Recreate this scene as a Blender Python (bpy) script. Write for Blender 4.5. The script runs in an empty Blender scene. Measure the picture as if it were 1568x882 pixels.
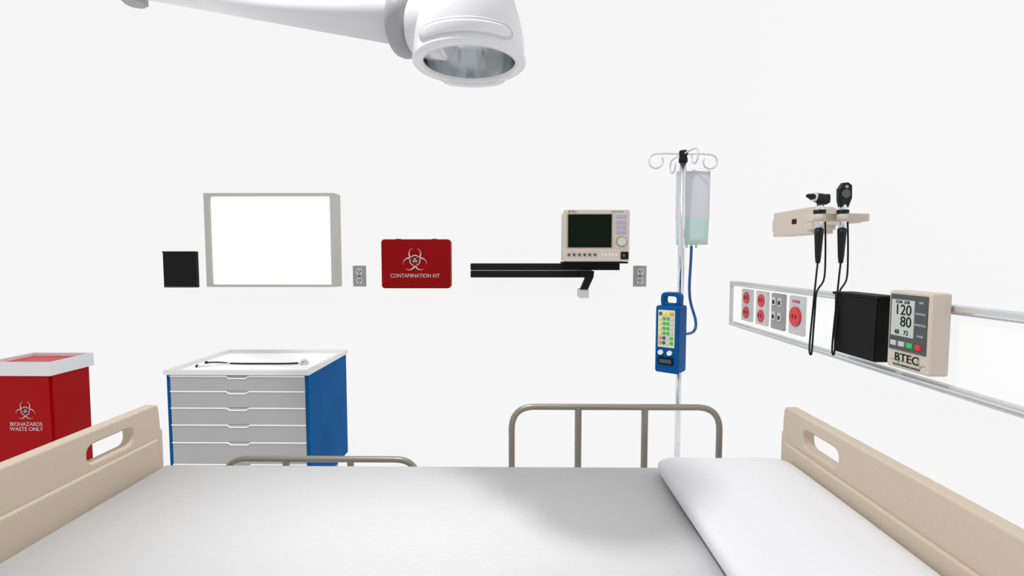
import bpy, bmesh, math, random
from mathutils import Vector, Matrix
random.seed(3)
S=bpy.context.scene
S.view_settings.view_transform='Standard'
S.view_settings.look='None'
COL=S.collection
# ------------------------------------------------------------------ materials
_m={}
def mat(name,col,rough=.5,metal=0,emit=0,alpha=1,noise=0,nscale=20,bump=0,bscale=60,coat=0,ecol=None,trans=0,spec=.5):
    if name in _m: return _m[name]
    m=bpy.data.materials.new(name); m.use_nodes=True
    nt=m.node_tree; b=nt.nodes['Principled BSDF']
    c=[(v/255.0) for v in col]
    c=[(v/12.92 if v<=.04045 else ((v+.055)/1.055)**2.4) for v in c]
    b.inputs['Base Color'].default_value=(*c,1)
    b.inputs['Roughness'].default_value=rough
    b.inputs['Metallic'].default_value=metal
    b.inputs['Coat Weight'].default_value=coat
    b.inputs['Specular IOR Level'].default_value=spec
    b.inputs['Transmission Weight'].default_value=trans
    b.inputs['Alpha'].default_value=alpha
    if emit:
        b.inputs['Emission Color'].default_value=(*(ecol or c),1)
        b.inputs['Emission Strength'].default_value=emit
    tc=nt.nodes.new('ShaderNodeTexCoord')
    if noise:
        n=nt.nodes.new('ShaderNodeTexNoise'); n.inputs['Scale'].default_value=nscale; n.inputs['Detail'].default_value=4
        nt.links.new(tc.outputs['Object'],n.inputs['Vector'])
        r=nt.nodes.new('ShaderNodeValToRGB')
        r.color_ramp.elements[0].position=.3; r.color_ramp.elements[1].position=.7
        r.color_ramp.elements[0].color=(*[v*(1-noise) for v in c],1)
        r.color_ramp.elements[1].color=(*[min(1,v*(1+noise)) for v in c],1)
        nt.links.new(n.outputs['Fac'],r.inputs['Fac']); nt.links.new(r.outputs['Color'],b.inputs['Base Color'])
    if bump:
        n=nt.nodes.new('ShaderNodeTexNoise'); n.inputs['Scale'].default_value=bscale
        nt.links.new(tc.outputs['Object'],n.inputs['Vector'])
        bp=nt.nodes.new('ShaderNodeBump'); bp.inputs['Strength'].default_value=bump; bp.inputs['Distance'].default_value=.01
        nt.links.new(n.outputs['Fac'],bp.inputs['Height']); nt.links.new(bp.outputs['Normal'],b.inputs['Normal'])
    _m[name]=m; return m
WALL=mat('wall_paint_glow',(60,60,60),.95,emit=.885,ecol=(1,1,1),spec=.05)  # dark base, self-lit: emission stands in for even light on the walls
FLOOR=mat('floor_vinyl_glow',(62,62,62),.95,emit=.87,ecol=(1,1,1),spec=.05)  # floor glows too, its brightness is emission rather than received light
CEIL=mat('ceiling_paint_glow',(170,170,170),.95,emit=.3,ecol=(1,1,1))  # emission added so the ceiling gives off light of its own
PANEL=mat('headwall_panel_white_glow',(90,90,91),.8,emit=.87,ecol=(1,1,1),spec=.1)  # glows like the walls so shading does not grey the panel
SHEET=mat('sheet_cotton',(215,215,216),.95,noise=.015,nscale=60,bump=.10,bscale=9,spec=.05)
PILL=mat('pillow_cotton',(219,219,221),.9,noise=.01,nscale=90,bump=.12,bscale=10,spec=.05)
BEIGE=mat('board_beige',(196,182,165),.6,noise=.02,nscale=120,spec=.15)
BEIGE2=mat('device_beige',(202,190,178),.5,noise=.01,spec=.3)
BEIGED=mat('device_beige_dark',(165,152,138),.5)
STEEL=mat('rail_steel',(146,141,128),.4,metal=.6,noise=.05,nscale=6)
CHROME=mat('chrome',(225,226,228),.16,metal=.95,noise=.02)
ALU=mat('aluminium',(203,204,205),.4,metal=.3,noise=.02)
WHITE=mat('white_enamel',(232,232,232),.4,noise=.005,spec=.15)
RIM=mat('tray_rim_enamel',(222,222,222),.5,noise=.005,spec=.1)
TRAY=mat('tray_white_glow',(250,250,250),.4,emit=.12,ecol=(1,1,1))  # slight emission brightens the white beyond the light it receives
WHITEB=mat('whiteboard_surface_glow',(252,252,252),.25,emit=.35,ecol=(1,1,1))  # emission pushes the board to full white, it is no lamp
LGREY=mat('light_grey_plastic',(196,196,197),.45,noise=.01)
MGREY=mat('grey_plastic',(150,150,150),.5,noise=.01)
DGREY=mat('dark_grey_plastic',(70,75,77),.45)
BLACK=mat('black_plastic',(20,20,22),.6,noise=.1,spec=.15)
BLACKB=mat('black_rubber',(12,12,13),.4,spec=.3)
BLUE=mat('blue_enamel',(0,84,146),.6,noise=.14,nscale=4,spec=.05)
BLUEP=mat('blue_plastic',(0,78,142),.5,noise=.03,spec=.1)
TUBEB=mat('blue_tubing',(20,85,150),.3)
RED=mat('red_bin_plastic',(160,8,12),.5,noise=.04,nscale=3,spec=.08)
REDK=mat('red_kit_plastic',(136,6,10),.5,noise=.04,spec=.08)
REDL=mat('red_lid_inner',(205,42,48),.5)
REDO=mat('outlet_red',(210,40,48),.4)
MARK=mat('label_white',(200,182,182),.6)
LCD=mat('lcd_glass',(186,196,190),.3)
SCREEN=mat('monitor_screen',(8,20,10),.5,spec=.08)
GREEN=mat('button_green',(60,180,90),.5); YEL=mat('button_yellow',(240,215,110),.5); ORN=mat('button_orange',(230,140,70),.5)
PALE=mat('panel_pale',(215,215,180),.5); LILAC=mat('button_lilac',(165,160,200),.5)
BAG=mat('iv_bag_film',(206,206,214),.3,alpha=.66,spec=.2)
FLUID=mat('iv_fluid',(190,216,209),.2,alpha=.82,spec=.2)
DRAW=mat('drawer_grey',(174,174,175),.6,noise=.02,nscale=3,spec=.08)
LAMPW=mat('lamp_white',(222,222,224),.3,coat=.3)
LAMPG=mat('lamp_grey',(158,158,160),.45)
HANDG=mat('lamp_recess_shade',(198,198,200),.4)  # darker grey paints the shading inside the handle recess
REFL=mat('lamp_reflector',(205,211,213),.14,metal=1)
# ------------------------------------------------------------------ helpers
def group(name,loc=(0,0,0)):
    e=bpy.data.objects.new(name,None); e.empty_display_size=.1; e.location=loc; COL.objects.link(e); return e
def put(ob,par):
    if par is not None:
        ob.parent=par; ob.matrix_parent_inverse=Matrix.Translation(-Vector(par.location))
    return ob
def mesh(name,bm,m,par=None,smooth=False):
    me=bpy.data.meshes.new(name); bm.normal_update(); bm.to_mesh(me); bm.free()
    me.materials.append(m)
    if smooth:
        for p in me.polygons: p.use_smooth=True
    ob=bpy.data.objects.new(name,me); COL.objects.link(ob); return put(ob,par)
def box(name,x0,x1,y0,y1,z0,z1,m,par=None,bev=.003,seg=2,rot=None):
    bm=bmesh.new(); bmesh.ops.create_cube(bm,size=1)
    c=Vector(((x0+x1)/2,(y0+y1)/2,(z0+z1)/2)); s=(abs(x1-x0),abs(y1-y0),abs(z1-z0))
    bmesh.ops.scale(bm,vec=s,verts=bm.verts)
    bv=min(bev,min(s)*.45)
    if bv>0: bmesh.ops.bevel(bm,geom=bm.edges[:],offset=bv,segments=seg,affect='EDGES',profile=.5)
    if rot is not None: bmesh.ops.transform(bm,matrix=rot,verts=bm.verts)
    bmesh.ops.translate(bm,vec=c,verts=bm.verts)
    return mesh(name,bm,m,par)
def cyl(name,a,b,r1,m,par=None,r2=None,seg=32,bev=0):
    a=Vector(a); b=Vector(b); d=b-a; r2=r1 if r2 is None else r2
    bm=bmesh.new(); bmesh.ops.create_cone(bm,cap_ends=True,segments=seg,radius1=r1,radius2=r2,depth=d.length)
    if bev:
        es=[e for e in bm.edges if any(len(f.verts)>4 for f in e.link_faces)]
        bmesh.ops.bevel(bm,geom=es,offset=bev,segments=3,affect='EDGES')
    q=Vector((0,0,1)).rotation_difference(d.normalized()).to_matrix().to_4x4()
    bmesh.ops.transform(bm,matrix=Matrix.Translation((a+b)/2)@q,verts=bm.verts)
    ob=mesh(name,bm,m,par)
    for p in ob.data.polygons: p.use_smooth=len(p.vertices)<=4
    return ob
def lathe(name,prof,loc,m,par=None,seg=64,axis=None):
    bm=bmesh.new(); rings=[]
    for r,z in prof:
        if r<1e-5: rings.append([bm.verts.new((0,0,z))])
        else: rings.append([bm.verts.new((r*math.cos(2*math.pi*i/seg),r*math.sin(2*math.pi*i/seg),z)) for i in range(seg)])
    for A,B in zip(rings,rings[1:]):
        for i in range(seg):
            j=(i+1)%seg
            if len(A)==1 and len(B)==1: continue
            if len(A)==1: bm.faces.new((A[0],B[i],B[j]))
            elif len(B)==1: bm.faces.new((A[i],A[j],B[0]))
            else: bm.faces.new((A[i],A[j],B[j],B[i]))
    bmesh.ops.recalc_face_normals(bm,faces=bm.faces)
    M=Matrix.Translation(loc)
    if axis is not None: M=M@Vector((0,0,1)).rotation_difference(Vector(axis).normalized()).to_matrix().to_4x4()
    bmesh.ops.transform(bm,matrix=M,verts=bm.verts)
    return mesh(name,bm,m,par,True)
def sphere(name,loc,r,m,par=None,sc=(1,1,1)):
    bm=bmesh.new(); bmesh.ops.create_uvsphere(bm,u_segments=32,v_segments=16,radius=r)
    bmesh.ops.scale(bm,vec=sc,verts=bm.verts); bmesh.ops.translate(bm,vec=loc,verts=bm.verts)
    return mesh(name,bm,m,par,True)
def fillet(pts,r,n=8,closed=False):
    pts=[Vector(p) for p in pts]; out=[]; N=len(pts)
    for i,p in enumerate(pts):
        if not closed and i in (0,N-1): out.append(p); continue
        a=pts[i-1]; b=pts[(i+1)%N]
        da=(a-p); db=(b-p); rr=min(r,da.length*.49,db.length*.49)
        s=p+da.normalized()*rr; e=p+db.normalized()*rr
        for k in range(n+1):
            t=k/n; out.append(s*(1-t)**2+p*2*t*(1-t)+e*t*t)
    return out
def tomesh(name,ob,m,par,smooth=True):
    dg=bpy.context.evaluated_depsgraph_get(); dg.update()
    me=bpy.data.meshes.new_from_object(ob.evaluated_get(dg)); mw=ob.matrix_world.copy()
    me.transform(mw); cu=ob.data; bpy.data.objects.remove(ob); bpy.data.curves.remove(cu)
    me.materials.clear(); me.materials.append(m); me.name=name
    for p in me.polygons: p.use_smooth=smooth
    o=bpy.data.objects.new(name,me); COL.objects.link(o); return put(o,par)
def tube(name,pts,r,m,par=None,closed=False,spl=False):
    cu=bpy.data.curves.new(name,'CURVE'); cu.dimensions='3D'; cu.bevel_depth=r; cu.bevel_resolution=4; cu.use_fill_caps=True
    if spl:
        s=cu.splines.new('NURBS'); s.points.add(len(pts)-1); s.order_u=4; s.use_endpoint_u=True; s.resolution_u=10
    else:
        s=cu.splines.new('POLY'); s.points.add(len(pts)-1)
    for q,p in zip(s.points,pts): q.co=(*p,1)
    s.use_cyclic_u=closed
    ob=bpy.data.objects.new(name,cu); COL.objects.link(ob)
    return tomesh(name,ob,m,par)
def plate(name,outlines,th,bev,M,m,par=None):
    cu=bpy.data.curves.new(name,'CURVE'); cu.dimensions='2D'; cu.fill_mode='BOTH'
    cu.extrude=max(th/2-bev,0); cu.bevel_depth=bev; cu.bevel_resolution=3; cu.offset=-bev
    for o in outlines:
        s=cu.splines.new('POLY'); s.points.add(len(o)-1); s.use_cyclic_u=True
        for q,p in zip(s.points,o): q.co=(p[0],p[1],0,1)
    ob=bpy.data.objects.new(name,cu); COL.objects.link(ob); ob.matrix_world=M
    bpy.context.view_layer.update()
    return tomesh(name,ob,m,par,False)
def rrect(x0,x1,y0,y1,r,n=8):
    return [(p.x,p.y) for p in fillet([(x0,y0,0),(x1,y0,0),(x1,y1,0),(x0,y1,0)],r,n,True)]
FRONT=lambda x,y,z: Matrix.Translation((x,y,z))@Matrix.Rotation(math.pi/2,4,'X')
SIDE=lambda x,y,z: Matrix.Translation((x,y,z))@Matrix.Rotation(-math.pi/2,4,'Z')@Matrix.Rotation(math.pi/2,4,'X')
def text(name,body,size,M,m,par,ext=.0008,sx=1):
    cu=bpy.data.curves.new(name,'FONT'); cu.body=body; cu.size=size; cu.align_x='CENTER'; cu.align_y='CENTER'; cu.extrude=ext
    ob=bpy.data.objects.new(name,cu); COL.objects.link(ob); ob.matrix_world=M@Matrix.Diagonal((sx,1,1,1))
    bpy.context.view_layer.update()
    return tomesh(name,ob,m,par,False)
def biohazard(name,R,M,m,par):
    bm=bmesh.new(); u=R/30.0
    def strip(o,i):
        a=[bm.verts.new((x*u,y*u,0)) for x,y in o]; b=[bm.verts.new((x*u,y*u,0)) for x,y in i]
        for k in range(len(a)-1): bm.faces.new((a[k],a[k+1],b[k+1],b[k]))
    for k in range(3):
        th=math.radians(90+120*k); cx,cy=math.cos(th),math.sin(th)
        o=[];i=[];n=40
        for j in range(n+1):
            t=th+math.radians(24+(336-24)*j/n)
            o.append((cx*15+15*math.cos(t),cy*15+15*math.sin(t)))
            i.append((cx*17.2+12.6*math.cos(t),cy*17.2+12.6*math.sin(t)))
        strip(o,i)
        o=[];i=[]
        for j in range(17):
            t=th+math.radians(-40+80*j/16)
            o.append((13*math.cos(t),13*math.sin(t))); i.append((10.8*math.cos(t),10.8*math.sin(t)))
        strip(o,i)
    bmesh.ops.transform(bm,matrix=M,verts=bm.verts)
    return mesh(name,bm,m,par)
# ------------------------------------------------------------------ room
XL,XR,YB,YF,ZC=-4.9,1.45,4.2,-2.2,3.6
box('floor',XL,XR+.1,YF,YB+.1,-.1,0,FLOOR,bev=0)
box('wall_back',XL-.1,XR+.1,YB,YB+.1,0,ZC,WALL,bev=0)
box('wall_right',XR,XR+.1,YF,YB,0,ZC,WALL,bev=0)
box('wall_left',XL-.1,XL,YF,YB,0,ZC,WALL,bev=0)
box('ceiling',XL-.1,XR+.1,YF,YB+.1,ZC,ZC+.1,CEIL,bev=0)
# ------------------------------------------------------------------ bed
bed=group('hospital_bed',(-.17,1.22,0))
bm=bmesh.new(); bmesh.ops.create_cube(bm,size=1)
bmesh.ops.scale(bm,vec=(2.17,.94,.17),verts=bm.verts)
bmesh.ops.bevel(bm,geom=bm.edges[:],offset=.022,segments=4,affect='EDGES')
bmesh.ops.translate(bm,vec=(-.172,1.25,.585),verts=bm.verts)
mesh('mattress',bm,SHEET,bed,True)
BM=lambda x: Matrix(((0,0,1,x),(1,0,0,0),(0,1,0,0),(0,0,0,1)))
def board(nm,xc,sgn):
    out=[(p.x,p.y) for p in fillet([(.76,.38,0),(1.70,.38,0),(1.728,.80,0),(1.722,.884,0),(.785,.884,0),(.765,.80,0)],.022,6,True)]
    plate(nm,[out,rrect(1.425,1.602,.785,.842,.028)],.04,.007,BM(xc),BEIGE,bed)
    box(nm+'_ledge',xc-sgn*.032,xc-sgn*.018,.80,1.70,.40,.765,BEIGE,bed,.006)
    box(nm+'_step',xc-.016,xc+.016,1.72,1.742,.40,.79,BEIGE,bed,.006)
board('headboard',.948,1); board('footboard',-1.29,-1)
box('deck',-1.24,.9,.80,1.70,.455,.498,MGREY,bed,.006)
for y in (.86,1.64): box('side_beam',-1.26,.92,y-.03,y+.03,.34,.44,BEIGED,bed,.006)
for x in (-1.0,-.17,.66): box('cross_beam',x-.03,x+.03,.86,1.64,.36,.43,MGREY,bed,.004)
for x in (-1.1,.76):
    for y in (.9,1.6):
        cyl('leg',(x,y,.12),(x,y,.38),.024,STEEL,bed)
        cyl('caster',(x-.018,y,.062),(x+.018,y,.062),.062,BLACKB,bed,bev=.008)
        box('caster_fork',x-.03,x+.03,y-.02,y+.02,.07,.135,MGREY,bed,.004)
def rail(nm,x0,x1,ztop,zbot,y,posts):
    tube(nm+'_frame',fillet([(x0,y,zbot),(x0,y,ztop),(x1,y,ztop),(x1,y,zbot)],.085,10),.0115,STEEL,bed)
    for i,x in enumerate(posts): tube(nm+'_post',[(x,y,zbot),(x,y,ztop)],.0125,STEEL,bed)
    tube(nm+'_lower_bar',[(x0,y,zbot),(x1,y,zbot)],.0125,STEEL,bed)
rail('rail_raised',-.022,.738,.853,.40,1.80,(.222,.465))
rail('rail_lowered',-1.09,-.37,.653,.25,1.80,(-.86,-.62))
rail('rail_near',-1.10,-.36,.60,.25,.70,(-.86,-.62))
for x in (-.9,-.55,.1,.6):
    box('rail_bracket',x-.02,x+.02,1.64,1.80,.38,.42,STEEL,bed,.003)
for x in (-.9,-.55): box('rail_bracket',x-.02,x+.02,.70,.86,.38,.42,STEEL,bed,.003)
# pillow
pg=group('pillow',(.68,1.22,.70))
bm=bmesh.new(); nx,ny=56,72; w,l=.222,.425
def pz(a,b):
    return (max(0,1-abs(a)**8)*max(0,1-abs(b)**14))**.34
for sgn in (1,-1):
    g=[]
    for i in range(nx+1):
        a=math.sin(math.pi/2*(-1+2*i/nx)); row=[]
        for j in range(ny+1):
            b=math.sin(math.pi/2*(-1+2*j/ny))
            z=pz(a,b)*(.038 if sgn>0 else .027)*sgn
            k=1-.04*(abs(b)**12); k2=1-.02*(abs(a)**10)
            if sgn>0: z+=.002*math.sin(5*a+2)*math.cos(3*b)*pz(a,b)
            row.append(bm.verts.new((a*w*k,b*l*k2,z)))
        g.append(row)
    for i in range(nx):
        for j in range(ny):
            f=(g[i][j],g[i+1][j],g[i+1][j+1],g[i][j+1]); bm.faces.new(f if sgn>0 else f[::-1])
bmesh.ops.remove_doubles(bm,verts=bm.verts,dist=.0003)
bmesh.ops.translate(bm,vec=(.688,1.24,.699),verts=bm.verts)
mesh('pillow_body',bm,PILL,pg,True)
# ------------------------------------------------------------------ drawer cabinet
cb=group('medical_drawer_cabinet',(-1.49,2.88,0))
X0,X1,Y0,Y1=-1.87,-1.11,2.60,3.18
box('side_left',X0,X0+.016,Y0,Y1,.13,.779,BLUE,cb,.002)
box('side_right',X1-.016,X1,Y0,Y1,.13,.779,BLUE,cb,.002)
box('back_panel',X0+.016,X1-.016,Y1-.015,Y1-.001,.13,.775,BLUE,cb,.002)
box('bottom_panel',X0+.016,X1-.016,Y0,Y1-.016,.13,.16,BLUE,cb,.002)
box('carcass_inner',X0+.017,X1-.017,Y0+.012,Y1-.016,.16,.774,WHITE,cb,0)
box('tray_floor',X0+.012,X1-.012,Y0+.010,Y1-.012,.775,.783,TRAY,cb,0)
for n,(a,b,c,d) in {'tray_rim_front':(X0-.008,X1+.008,Y0-.015,Y0+.012),'tray_rim_back':(X0-.008,X1+.008,Y1-.015,Y1+.008),
    'tray_rim_left':(X0-.008,X0+.015,Y0+.0115,Y1-.0145),'tray_rim_right':(X1-.015,X1+.008,Y0+.0115,Y1-.0145)}.items():
    box(n,a,b,c,d,.778,.803,RIM,cb,.0008)
zs=[.772,.690,.600,.508,.412,.292,.165]
xc=(X0+X1)/2
for i,(zt,zb) in enumerate(zip(zs,zs[1:])):
    box('drawer_front',X0+.02,X1-.02,Y0-.002,Y0+.014,zb+.001,zt-.001,DRAW,cb,.001)
    def top(o): return [(X0+.02,zt-o),(xc-.06,zt-o),(xc-.045,zt-.011-o),(xc+.045,zt-.011-o),(xc+.06,zt-o),(X1-.02,zt-o)]
    plate('drawer_lip',[top(0)+top(.0045)[::-1]],.008,0,FRONT(0,Y0-.003,0),TRAY,cb)
for x in (X0+.07,X1-.07):
    for y in (Y0+.07,Y1-.07):
        cyl('caster',(x-.014,y,.045),(x+.014,y,.045),.045,BLACKB,cb,bev=.006); box('caster_fork',x-.022,x+.022,y-.02,y+.02,.05,.132,MGREY,cb,.003)
# stethoscope
st=group('stethoscope',(-1.5,2.8,.785)); z=.789
tube('tubing',[(-1.27,2.84,z),(-1.34,2.82,z),(-1.45,2.83,z),(-1.58,2.82,z),(-1.66,2.83,z)],.005,BLACKB,st,spl=True)
tube('binaural_left',[(-1.66,2.83,z),(-1.72,2.86,z),(-1.77,2.87,z),(-1.81,2.85,z)],.004,BLACKB,st,spl=True)
tube('binaural_right',[(-1.66,2.83,z),(-1.72,2.77,z),(-1.77,2.74,z),(-1.80,2.75,z)],.004,CHROME,st,spl=True)
sphere('ear_tip_left',(-1.812,2.85,z),.009,BLACKB,st); sphere('ear_tip_right',(-1.803,2.752,z),.009,BLACKB,st)
cyl('chest_piece',(-1.24,2.85,.784),(-1.24,2.85,.797),.027,CHROME,st,bev=.004)
cyl('bell',(-1.24,2.85,.797),(-1.24,2.85,.808),.014,CHROME,st,r2=.018)
# ------------------------------------------------------------------ biohazard bin
bn=group('biohazard_waste_bin',(-2.74,2.83,0))
def taper(nm,x0,x1,y0,y1,z0,z1,t,m,bev=.02):
    bm=bmesh.new(); bmesh.ops.create_cube(bm,size=1); cx,cy=(x0+x1)/2,(y0+y1)/2
    for v in bm.verts:
        k=1 if v.co.z>0 else 1-t
        v.co=(cx+v.co.x*(x1-x0)*k,cy+v.co.y*(y1-y0)*k,z1 if v.co.z>0 else z0)
    es=[e for e in bm.edges if abs(e.verts[0].co.z-e.verts[1].co.z)>.01]
    bmesh.ops.bevel(bm,geom=es,offset=bev,segments=4,affect='EDGES')
    return mesh(nm,bm,m,bn)
taper('bin_body',-2.94,-2.590,2.70,2.96,0,.745,.02,RED,.012)
bx=(-2.95,-2.580,2.69,2.975)
for n,a in {'lid_front':(bx[0],bx[1],bx[2],bx[2]+.012),'lid_back':(bx[0],bx[1],bx[3]-.012,bx[3]),'lid_left':(bx[0],bx[0]+.012,bx[2]+.0118,bx[3]-.0118),'lid_right':(bx[1]-.012,bx[1],bx[2]+.0118,bx[3]-.0118)}.items():
    box(n,*a,.745,.822,RIM,bn,.0008)
box('lid_flap',bx[0]+.012,bx[1]-.012,bx[2]+.012,bx[3]-.012,.796,.803,REDL,bn,.001)
biohazard('biohazard_symbol',.058,FRONT(-2.742,2.699,.545),MARK,bn)
text('label_upper','BIOHAZARDS',.030,FRONT(-2.742,2.6998,.470),MARK,bn)
text('label_lower','WASTE ONLY',.030,FRONT(-2.742,2.6998,.442),MARK,bn)
# ------------------------------------------------------------------ whiteboard
wb=group('whiteboard',(-2.02,4.15,1.54))
a,b,z0,z1=-2.548,-1.487,1.157,1.919
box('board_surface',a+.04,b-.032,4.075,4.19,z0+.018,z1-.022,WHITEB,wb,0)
FR=mat('whiteboard_frame',(184,183,176),.5,spec=.2)
box('frame_left',a,a+.042,4.05,4.2,z0+.0195,z1-.0235,FR,wb,.0008); box('frame_right',b-.034,b,4.05,4.2,z0+.0195,z1-.0235,FR,wb,.0008)
box('frame_top',a,b,4.05,4.2,z1-.024,z1,FR,wb,.0008); box('frame_bottom',a,b,4.05,4.2,z0,z0+.02,FR,wb,.0008)
# ------------------------------------------------------------------ black wall holder
gh=group('wall_file_holder',(-2.84,4.17,1.3))
x0,x1,z0,z1=-2.977,-2.702,1.146,1.450
box('holder_body',x0,x1,4.155,4.2,z0,z1,BLACK,gh,.004)
box('front_rim_lower',x0+.004,x1-.004,4.150,4.157,z0,z0+.010,DGREY,gh,.001)
box('front_rim_upper',x0,x1,4.148,4.157,z1-.01,z1,BLACK,gh,.001)
# ------------------------------------------------------------------ back wall outlets
def outlet(x,z):
    o=group('wall_outlet',(x,4.19,z))
    plate('cover_plate',[rrect(-.055,.055,-.088,.088,.006)],.014,.003,FRONT(x,4.193,z),MGREY,o)
    for dz in (.038,-.038):
        plate('socket_face',[rrect(-.026,.026,-.026,.026,.012)],.006,.001,FRONT(x,4.184,z+dz),LGREY,o)
        for dx in (-.01,.01): box('slot',x+dx-.003,x+dx+.003,4.179,4.182,z+dz-.004,z+dz+.014,BLACK,o,0)
        cyl('ground_hole',(x,4.182,z+dz-.013),(x,4.1795,z+dz-.013),.005,BLACK,o,seg=16)
    cyl('screw',(x,4.186,z),(x,4.181,z),.006,DGREY,o,seg=16)
outlet(-1.335,1.242); outlet(1.022,1.242)
# ------------------------------------------------------------------ contamination kit
k=group('contamination_kit',(-.84,4.15,1.35))
plate('case_back',[rrect(-.283,.283,-.20,.20,.03)],.062,.008,FRONT(-.838,4.170,1.346),REDK,k)
plate('case_lid',[rrect(-.285,.285,-.202,.202,.03)],.05,.01,FRONT(-.838,4.118,1.346),REDK,k)
for dx in (-.15,.15): box('latch',-.838+dx-.02,-.838+dx+.02,4.11,4.15,1.545,1.552,REDK,k,.002)
biohazard('biohazard_symbol',.105,FRONT(-.845,4.0915,1.374),MARK,k)
text('kit_label','CONTAMINATION KIT',.044,FRONT(-.845,4.0915,1.248),MARK,k,sx=.9)
# ------------------------------------------------------------------ wall arm + monitor
ar=group('monitor_wall_arm',(.2,4.12,1.3))
box('upper_rail',-.385,.825,4.05,4.2,1.296,1.35,BLACK,ar,.004)
box('lower_rail',-.385,.60,4.05,4.2,1.236,1.291,BLACK,ar,.004)
box('rail_groove_highlight',-.38,.60,4.056,4.2,1.290,1.297,LGREY,ar,0)  # light grey strip paints the highlight line along the groove
plate('bracket_elbow',[[(.50,1.29),(.615,1.29),(.61,1.24),(.565,1.14),(.505,1.14),(.545,1.235),(.50,1.24)]],.06,.004,FRONT(0,4.05,0),BLACK,ar)
box('bracket_foot',.50,.575,4.03,4.2,1.07,1.142,LGREY,ar,.004)
box('mount_plate',.35,.86,3.90,4.14,1.352,1.366,BLACK,ar,.003)
mo=group('patient_monitor',(.6,4.0,1.57))
x0,x1,z0,z1=.352,.858,1.368,1.764
box('housing_front',x0,x1,3.85,3.92,z0,z1,BEIGE2,mo,.014,4)
box('housing_rear',x0+.006,x1-.006,3.915,4.15,z0+.008,z1-.01,BEIGE2,mo,.012,3)
box('bezel',.372,.728,3.846,3.86,1.468,1.735,BEIGED,mo,.004)
box('screen',.384,.718,3.843,3.852,1.475,1.728,SCREEN,mo,.004)
box('control_column',.742,.838,3.845,3.86,1.468,1.735,BEIGE2,mo,.003)
for r in range(3):
    for c in range(2):
        box('key',.752+c*.042,.786+c*.042,3.839,3.85,1.655-r*.038,1.680-r*.038,LILAC,mo,.002)
box('key_wide',.752,.828,3.839,3.85,1.70,1.722,LILAC,mo,.002)
cyl('dial',(.793,3.85,1.52),(.793,3.82,1.52),.033,LGREY,mo,bev=.003); cyl('dial_base',(.793,3.85,1.52),(.793,3.838,1.52),.042,BEIGED,mo)
for i in range(6):
    x=.392+i*.040
    cyl('port',(x,3.852,1.42),(x,3.838,1.42),.013,BEIGED,mo,seg=20); cyl('port_core',(x,3.84,1.42),(x,3.835,1.42),.007,BLACK,mo,seg=16)
for i in range(5): cyl('led',(.652+i*.026,3.852,1.42),(.652+i*.026,3.845,1.42),.008,WHITE,mo,seg=16)
box('power_panel',.79,.848,3.842,3.855,1.385,1.442,BLACK,mo,.002); cyl('power_knob',(.812,3.845,1.414),(.812,3.836,1.414),.012,DGREY,mo,seg=20)
text('maker_label','BTEC',.028,FRONT(.42,3.8495,1.747),DGREY,mo); text('model_label','MONITOR 900',.014,FRONT(.76,3.8495,1.747),DGREY,mo)
# ------------------------------------------------------------------ IV stand
iv=group('iv_stand',(.846,2.6,0)); px,py=.846,2.6
cyl('pole_lower',(px,py,.1),(px,py,1.1),.0145,CHROME,iv); cyl('pole_upper',(px,py,1.08),(px,py,1.93),.0165,CHROME,iv)
cyl('pole_collar',(px,py,1.05),(px,py,1.12),.022,BLACK,iv)
lathe('hook_hub',[(0,.06),(.018,.06),(.024,.045),(.018,.03),(.022,.02),(.022,0),(.0,0)],(px,py,1.885),BLACK,iv,seg=24)
for k2 in range(4):
    an=math.radians(4+90*k2); d=Vector((math.cos(an),math.sin(an),0))
    c=Vector((px,py,1.890))+d*.142; R=.036
    pts=[Vector((px,py,1.927)),Vector((px,py,1.929))+d*.09]
    for j in range(0,25):
        t=math.radians(90-j*12.5) ; pts.append(c+d*R*math.cos(t)+Vector((0,0,R*math.sin(t))))
    tube('hook',pts,.0046,ALU,iv)
for k2 in range(5):
    an=math.radians(72*k2+20); e=(px+.27*math.cos(an),py+.27*math.sin(an),.085)
    cyl('base_leg',(px,py,.11),e,.014,CHROME,iv,r2=.01); cyl('base_caster',(e[0]-.012,e[1],.032),(e[0]+.012,e[1],.032),.032,BLACKB,iv,bev=.004)
    cyl('caster_stem',(e[0],e[1],.05),(e[0],e[1],.09),.008,CHROME,iv)
cyl('base_hub',(px,py,.09),(px,py,.14),.035,BLACK,iv)
# bag (hangs just behind the pole)
bag=group('iv_bag',(.90,2.65,1.65)); BY=2.65; bx0,bx1=.828,1.006
def bagpart(nm,x0,x1,zt,zb,yc,t,m,tap=0):
    bm=bmesh.new(); n=16; q=14; V=[[],[]]
    for s in (0,1):
        for i in range(n+1):
            row=[]
            for j in range(q+1):
                a=-1+2*i/n; b=j/q
                w=(1-tap*(b if tap else 0))
                y=(1-abs(a)**3)**.6*t*(.35+.65*b if tap==0 else 1)*(min(1,(1-b)*5+.15) if tap else min(1,b*6+.1))
                row.append(bm.verts.new(((x0+x1)/2+a*(x1-x0)/2*w,yc+(-y if s==0 else y),zt+(zb-zt)*b)))
            V[s].append(row)
        for i in range(n):
            for j in range(q):
                f=(V[s][i][j],V[s][i][j+1],V[s][i+1][j+1],V[s][i+1][j]); bm.faces.new(f if s==0 else f[::-1])
    return mesh(nm,bm,m,bag,True)
bagpart('bag_film',bx0,bx1,1.842,1.598,BY,.022,BAG)
bagpart('bag_fluid',bx0+.002,bx1-.002,1.60,1.466,BY,.024,FLUID,.04)
box('bag_header',bx0,bx1,BY-.004,BY+.004,1.835,1.85,LGREY,bag,.002)
tube('hanger',fillet([(.90,BY,1.846),(.94,BY-.02,1.862),(.97,2.61,1.862)],.01),.003,CHROME,bag)
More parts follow.
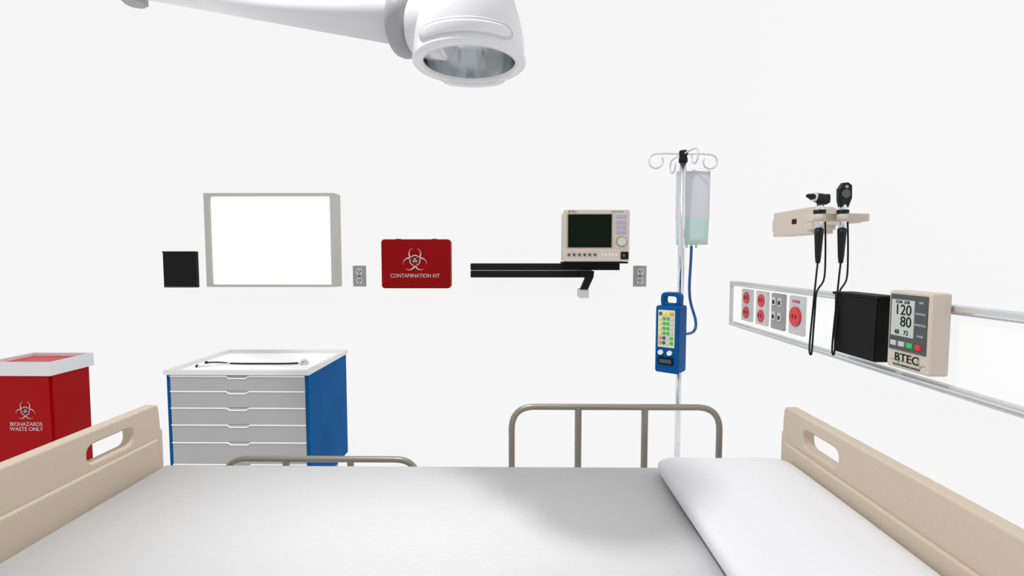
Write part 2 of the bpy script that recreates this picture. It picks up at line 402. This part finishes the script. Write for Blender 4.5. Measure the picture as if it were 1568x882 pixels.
for x in (.89,.915,.94): cyl('bag_port',(x,BY,1.48),(x,BY,1.45),.006,LGREY,bag,seg=12)
tube('drip_line',[(.915,BY,1.46),(.915,BY,1.38),(.905,BY,1.25),(.915,BY,1.15),(.95,BY,1.07),(.945,2.64,1.01),(.905,2.60,1.0),(.84,2.53,1.01)],.0075,TUBEB,bag,spl=True)
# pump
pu=group('infusion_pump',(.77,2.50,.97)); TH=math.radians(-38)
PM=Matrix.Translation((.773,2.50,.026))@Matrix.Rotation(TH,4,'Z')
def pbox(nm,x0,x1,y0,y1,z0,z1,m,bev=.003):
    ob=box(nm,x0,x1,y0,y1,z0,z1,m,None,bev,3); ob.data.transform(PM); return put(ob,pu)
pbox('pump_body',-.060,.060,-.06,.05,.80,1.135,BLUEP,.01)
pbox('front_frame',-.056,.056,-.068,-.055,.81,1.125,BLUEP,.005)
pbox('keypad_panel',-.042,.042,-.072,-.06,.93,1.115,PALE,.003)
pbox('display',-.038,.038,-.075,-.066,.845,.88,BLACK,.002)
pbox('display_glass',-.03,.03,-.077,-.07,.853,.872,DGREY,.001)
for r in range(7):
    for c in range(4):
        m=[YEL,GREEN,GREEN,LGREY][c] if r<5 else [ORN,TUBEB,LGREY,GREEN][c]
        if r==0: m=[TUBEB,YEL,YEL,ORN][c]
        pbox('keypad_key',-.036+c*.019,-.022+c*.019,-.076,-.068,1.09-r*.024,1.105-r*.024,m,.001)
for c in (-.025,0.02):
    ob=cyl('knob',(c,-.06,.905),(c,-.082,.905),.012,WHITE,None,seg=20); ob.data.transform(PM); put(ob,pu)
plate('carry_handle',[rrect(-.05,.05,1.125,1.20,.028),rrect(-.03,.03,1.145,1.18,.014)],.05,.006,PM@Matrix.Rotation(math.pi/2,4,'X'),BLUEP,pu)
pbox('pole_clamp',-.022,.022,.045,.108,.92,.98,BLACK,.004)
# ------------------------------------------------------------------ headwall rail (right wall)
hr=group('headwall_rail',(1.43,2.0,1.1)); ya,yb=.2,3.31
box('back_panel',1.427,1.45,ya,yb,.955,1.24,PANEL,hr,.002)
box('top_channel',1.405,1.45,ya,yb,1.215,1.244,ALU,hr,.004); box('top_lip',1.398,1.41,ya,yb,1.222,1.228,CHROME,hr,.001)
box('bottom_channel',1.405,1.45,ya,yb,.951,.980,ALU,hr,.004); box('bottom_lip',1.398,1.41,ya,yb,.966,.972,CHROME,hr,.001)
box('end_cap',1.405,1.45,yb,yb+.01,.951,1.244,LGREY,hr,.003)
def hplate(nm,y,kind):
    g=group(nm,(1.42,y,1.105)); M=SIDE(1.4185,y,1.105)
    plate('cover_plate',[rrect(-.067,.067,-.098,.098,.008)],.016,.004,M,LGREY if kind!=2 else MGREY,g)
    if kind<2:
        for dz in (.045,-.045):
            plate('socket_face',[[(.036*math.cos(t/12*math.pi),.036*math.sin(t/12*math.pi)) for t in range(24)]],.01,.002,SIDE(1.409,y,1.105+dz),REDO,g)
            for dy in (-.013,.013): box('slot',1.4025,1.405,y+dy-.003,y+dy+.003,1.105+dz-.008,1.105+dz+.014,BLACK,g,0)
    elif kind==2:
        for dy in (-.03,.03):
            for dz in (.05,-.03):
                box('jack',1.404,1.412,y+dy-.017,y+dy+.017,1.105+dz-.02,1.105+dz+.028,LGREY,g,.002); box('jack_hole',1.4025,1.406,y+dy-.009,y+dy+.009,1.105+dz-.01,1.105+dz+.01,BLACK,g,0)
    else:
        plate('socket_face',[[(.05*math.cos(t/16*math.pi),.05*math.sin(t/16*math.pi)) for t in range(32)]],.014,.003,SIDE(1.408,y,1.10),REDO,g)
        box('slot',1.3995,1.402,y-.018,y-.012,1.09,1.11,BLACK,g,0); box('slot',1.3995,1.402,y+.012,y+.018,1.09,1.11,BLACK,g,0)
        text('plate_label','POWER',.02,SIDE(1.4095,y,1.175),REDO,g)
hplate('red_outlet',3.085,0); hplate('red_outlet',2.897,1); hplate('data_outlet',2.718,2); hplate('power_socket',2.535,3)
gb=group('wall_cuff_basket',(1.36,1.95,1.13))
x0,x1,y0,y1,z0,z1=1.315,1.397,1.83,2.085,1.012,1.256
bm=bmesh.new(); bmesh.ops.create_cube(bm,size=1)
for v in bm.verts:
    kk=1 if v.co.z>0 else .95
    v.co=((x0 if v.co.x<0 else x1),(y0+y1)/2+v.co.y*(y1-y0)*kk,z1 if v.co.z>0 else z0)
bmesh.ops.bevel(bm,geom=bm.edges[:],offset=.006,segments=2,affect='EDGES'); mesh('basket_body',bm,BLACK,gb)
box('basket_rim',x0-.005,x1,y0-.004,y1+.004,z1-.008,z1+.003,BLACK,gb,.003)
# blood pressure monitor
bp=group('blood_pressure_monitor',(1.37,1.70,1.15)); ya,yb,za,zb,xf=1.612,1.797,1.012,1.284,1.33
box('housing',xf,1.397,ya,yb,za,zb,BEIGE2,bp,.008,3)
box('face_panel',xf-.004,xf+.004,ya+.012,yb-.012,za+.065,zb-.012,DGREY,bp,.003)
box('lcd',xf-.007,xf,ya+.062,yb-.022,za+.115,zb-.030,LCD,bp,.002)
yl=(ya+.062+yb-.022)/2
text('systolic_digits','120',.050,SIDE(xf-.0075,yl-.004,zb-.066),BLACK,bp,sx=1.0); text('diastolic_digits','80',.050,SIDE(xf-.0075,yl-.018,zb-.106),BLACK,bp,sx=1.0)
text('pulse_digits','48   72',.022,SIDE(xf-.0075,yl,zb-.143),BLACK,bp); text('clock_digits','12:30  3/30',.014,SIDE(xf-.0075,yl,zb-.038),BLACK,bp)
for i,t in enumerate(('TIME','SYSTOLIC','DIASTOLIC','PULSE')): text('caption',t,.0095,SIDE(xf-.0048,ya+.036,zb-.035-i*.037),LGREY,bp)
for i,m in enumerate((LGREY,LGREY,GREEN,REDO)): box('button',xf-.009,xf,yb-.05-i*.036,yb-.024-i*.036,za+.080,za+.098,m,bp,.003)
text('maker_label','BTEC',.040,SIDE(xf-.0012,(ya+yb)/2,za+.040),BLACK,bp,sx=1.15); text('sub_label','BLOOD PRESSURE MONITOR',.009,SIDE(xf-.0012,(ya+yb)/2,za+.014),DGREY,bp)
tube('pulse_trace',[(xf-.001,yb-.02,za+.03),(xf-.001,yb-.045,za+.03),(xf-.001,yb-.05,za+.045),(xf-.001,yb-.058,za+.02),(xf-.001,yb-.065,za+.03),(xf-.001,ya+.05,za+.028),(xf-.001,ya+.042,za+.055),(xf-.001,ya+.034,za+.018),(xf-.001,ya+.028,za+.03),(xf-.001,ya+.014,za+.03)],.0008,GREEN,bp)
# ------------------------------------------------------------------ diagnostic instrument station
ds=group('diagnostic_wall_station',(1.4,2.3,1.56))
box('transformer_box',1.345,1.45,2.32,2.66,1.508,1.632,BEIGE2,ds,.006,3)
box('end_tab',1.36,1.45,2.655,2.70,1.535,1.60,BEIGE2,ds,.004)
box('switch',1.341,1.348,2.44,2.475,1.562,1.585,BLACK,ds,.001)
box('lip_panel',1.335,1.45,2.30,2.34,1.525,1.625,BEIGE2,ds,.006)
box('holder_bar',1.22,1.45,2.085,2.15,1.548,1.580,BEIGE2,ds,.005)
box('holder_link',1.40,1.45,2.13,2.33,1.545,1.585,BEIGE2,ds,.005)
def instrument(nm,x,y):
    g=group(nm,(x,y,1.5))
    cyl('holder_cup',(x,y,1.545),(x,y,1.585),.021,BEIGE2,g)
    lathe('handle_grip',[(0,1.376),(.008,1.376),(.011,1.40),(.0165,1.50),(.017,1.515),(0,1.515)],(x,y,0),BLACKB,g,seg=24)
    lathe('handle_chrome',[(0,1.512),(.0145,1.512),(.0145,1.542),(.0165,1.545),(.0165,1.60),(.013,1.615),(0,1.615)],(x,y,0),CHROME,g,seg=24)
    cyl('handle_ring',(x,y,1.576),(x,y,1.592),.0225,BLACKB,g)
    cyl('neck',(x,y,1.61),(x,y,1.63),.011,BLACKB,g); return g
ox,oy=1.225,2.055
g=instrument('otoscope',ox,oy)
lathe('head_cone',[(0,-.03),(.02,-.03),(.022,-.01),(.020,.01),(.008,.055),(.005,.06),(0,.06)],(ox+.0,oy,1.638),BLACKB,g,seg=24,axis=(-.95,-.1,.18))
box('head_block',ox-.012,ox+.035,oy-.014,oy+.014,1.618,1.655,BLACKB,g,.005)
cyl('speculum_ring',(ox-.02,oy,1.642),(ox-.035,oy,1.645),.020,CHROME,g,r2=.015)
p2x=1.318
g2=instrument('ophthalmoscope',p2x,oy)
plate('head_plate',[[(-.014,1.60),(.016,1.60),(.030,1.64),(.028,1.69),(.012,1.702),(-.008,1.70),(-.024,1.675),(-.022,1.63)]],.026,.006,FRONT(p2x,oy,0),BLACKB,g2)
cyl('lens_dial',(p2x,oy-.013,1.655),(p2x,oy-.019,1.655),.017,DGREY,g2); cyl('aperture',(p2x+.002,oy-.013,1.683),(p2x+.002,oy-.018,1.683),.006,MGREY,g2)
def cord(g,x):
    tube('cord',[(x,oy,1.378),(x-.004,oy,1.33),(x-.012,oy,1.2),(x-.018,oy,1.1),(x-.022,oy,1.03),(x-.020,oy,1.0),(x-.012,oy,.995),(x-.010,oy,1.02),(x-.008,oy,1.10),(x-.003,oy,1.2),(x+.002,oy+.01,1.262),(x+.03,oy+.02,1.285),(x+.05,oy+.03,1.31),(x+.055,oy+.04,1.40),(x+.058,oy+.05,1.49),(x+.06,oy+.06,1.552)],.0036,BLACKB,g,spl=True)
cord(g,ox); cord(g2,p2x)
# ------------------------------------------------------------------ exam light
el=group('ceiling_exam_light',(-.126,1.33,1.95)); hx,hy,hz=-.126,1.33,1.903
lathe('head_shell',[(.118,.004),(.120,-.004),(.141,-.006),(.1465,-.001),(.1465,.006),(.1435,.010),(.1425,.04),(.138,.075),(.130,.11),(.117,.15),(.095,.19),(.065,.22),(.03,.233),(0,.236)],(hx,hy,hz),LAMPW,el,seg=96)
lathe('reflector',[(.119,.002),(.117,.02),(.113,.055),(.104,.09),(.085,.115),(.05,.13),(0,.133)],(hx,hy,hz),REFL,el,seg=96)
def arcband(nm,a0,a1,r0,r1,za,zb,m,n=40):
    bm=bmesh.new(); sec=[]
    cs=[(p.x,p.y) for p in fillet([(r0,za,0),(r1,za,0),(r1,zb,0),(r0,zb,0)],.008,4,True)]
    for i in range(n+1):
        t=math.radians(a0+(a1-a0)*i/n); e=min(i,n-i)/n*9; s=.35+.65*min(1,e)**.5; zm=(za+zb)/2
        sec.append([bm.verts.new((hx+r*math.cos(t),hy+r*math.sin(t),hz+zm+(z-zm)*s)) for r,z in cs])
    for A,B in zip(sec,sec[1:]):
        for j in range(len(cs)): bm.faces.new((A[j],A[(j+1)%len(cs)],B[(j+1)%len(cs)],B[j]))
    bm.faces.new(sec[0]); bm.faces.new(sec[-1][::-1]); bmesh.ops.recalc_face_normals(bm,faces=bm.faces)
    return mesh(nm,bm,m,el,True)
arcband('front_handle',222,318,.125,.1480,.018,.048,LAMPW)
arcband('front_handle_recess_shade',218,322,.125,.1447,.011,.056,HANDG)  # grey band behind the handle, recess shade put in as colour
arcband('rear_handle',55,125,.130,.154,-.012,.010,LAMPW)
J=Vector((-.305,1.39,2.03)); E=Vector((-2.1,2.8,2.86)); D=(E-J).normalized()
cyl('head_collar',(hx-.05,hy+.02,2.0),J+Vector((.03,-.02,-.01)),.078,LAMPW,el,r2=.078,bev=.01)
lathe('joint_disc',[(0,-.04),(.065,-.04),(.083,-.02),(.086,.0),(.082,.015),(0,.02)],J,LAMPG,el,seg=48,axis=(-.85,.25,.12))
cyl('arm_tube',J,E,.055,LAMPW,el,r2=.040,seg=48)
cyl('column_joint',E+Vector((0,0,-.075)),E+Vector((0,0,.09)),.062,LAMPG,el,bev=.01)
cyl('ceiling_column',E,(E.x,E.y,3.56),.035,LAMPW,el); cyl('ceiling_flange',(E.x,E.y,3.55),(E.x,E.y,3.6),.12,LAMPW,el)
# ------------------------------------------------------------------ lights
def area(nm,loc,tgt,size,power,sy=None):
    l=bpy.data.lights.new(nm,'AREA'); l.energy=power; l.size=size
    if sy: l.shape='RECTANGLE'; l.size_y=sy
    o=bpy.data.objects.new(nm,l); o.location=loc
    o.rotation_euler=(Vector(tgt)-Vector(loc)).to_track_quat('-Z','Y').to_euler(); COL.objects.link(o)
area('ceiling_light_left',(-.64,1.15,3.5),(.0,1.2,.6),.16,48)
area('added_overhead_fill',(-.4,2.0,3.55),(-.4,1.6,0),1.6,8)  # added soft overhead fill, no fixture modelled for it
w=bpy.data.worlds.new('world'); S.world=w; w.use_nodes=True
w.node_tree.nodes['Background'].inputs[0].default_value=(.66,.66,.67,1); w.node_tree.nodes['Background'].inputs[1].default_value=1.0
# ------------------------------------------------------------------ camera
c=bpy.data.cameras.new('camera'); c.sensor_width=36; c.lens=36*764/1568; c.clip_start=.02
co=bpy.data.objects.new('camera',c); co.location=(0,0,1.4); co.rotation_euler=(math.radians(90-3.52),0,math.radians(.67)); COL.objects.link(co)
S.camera=co
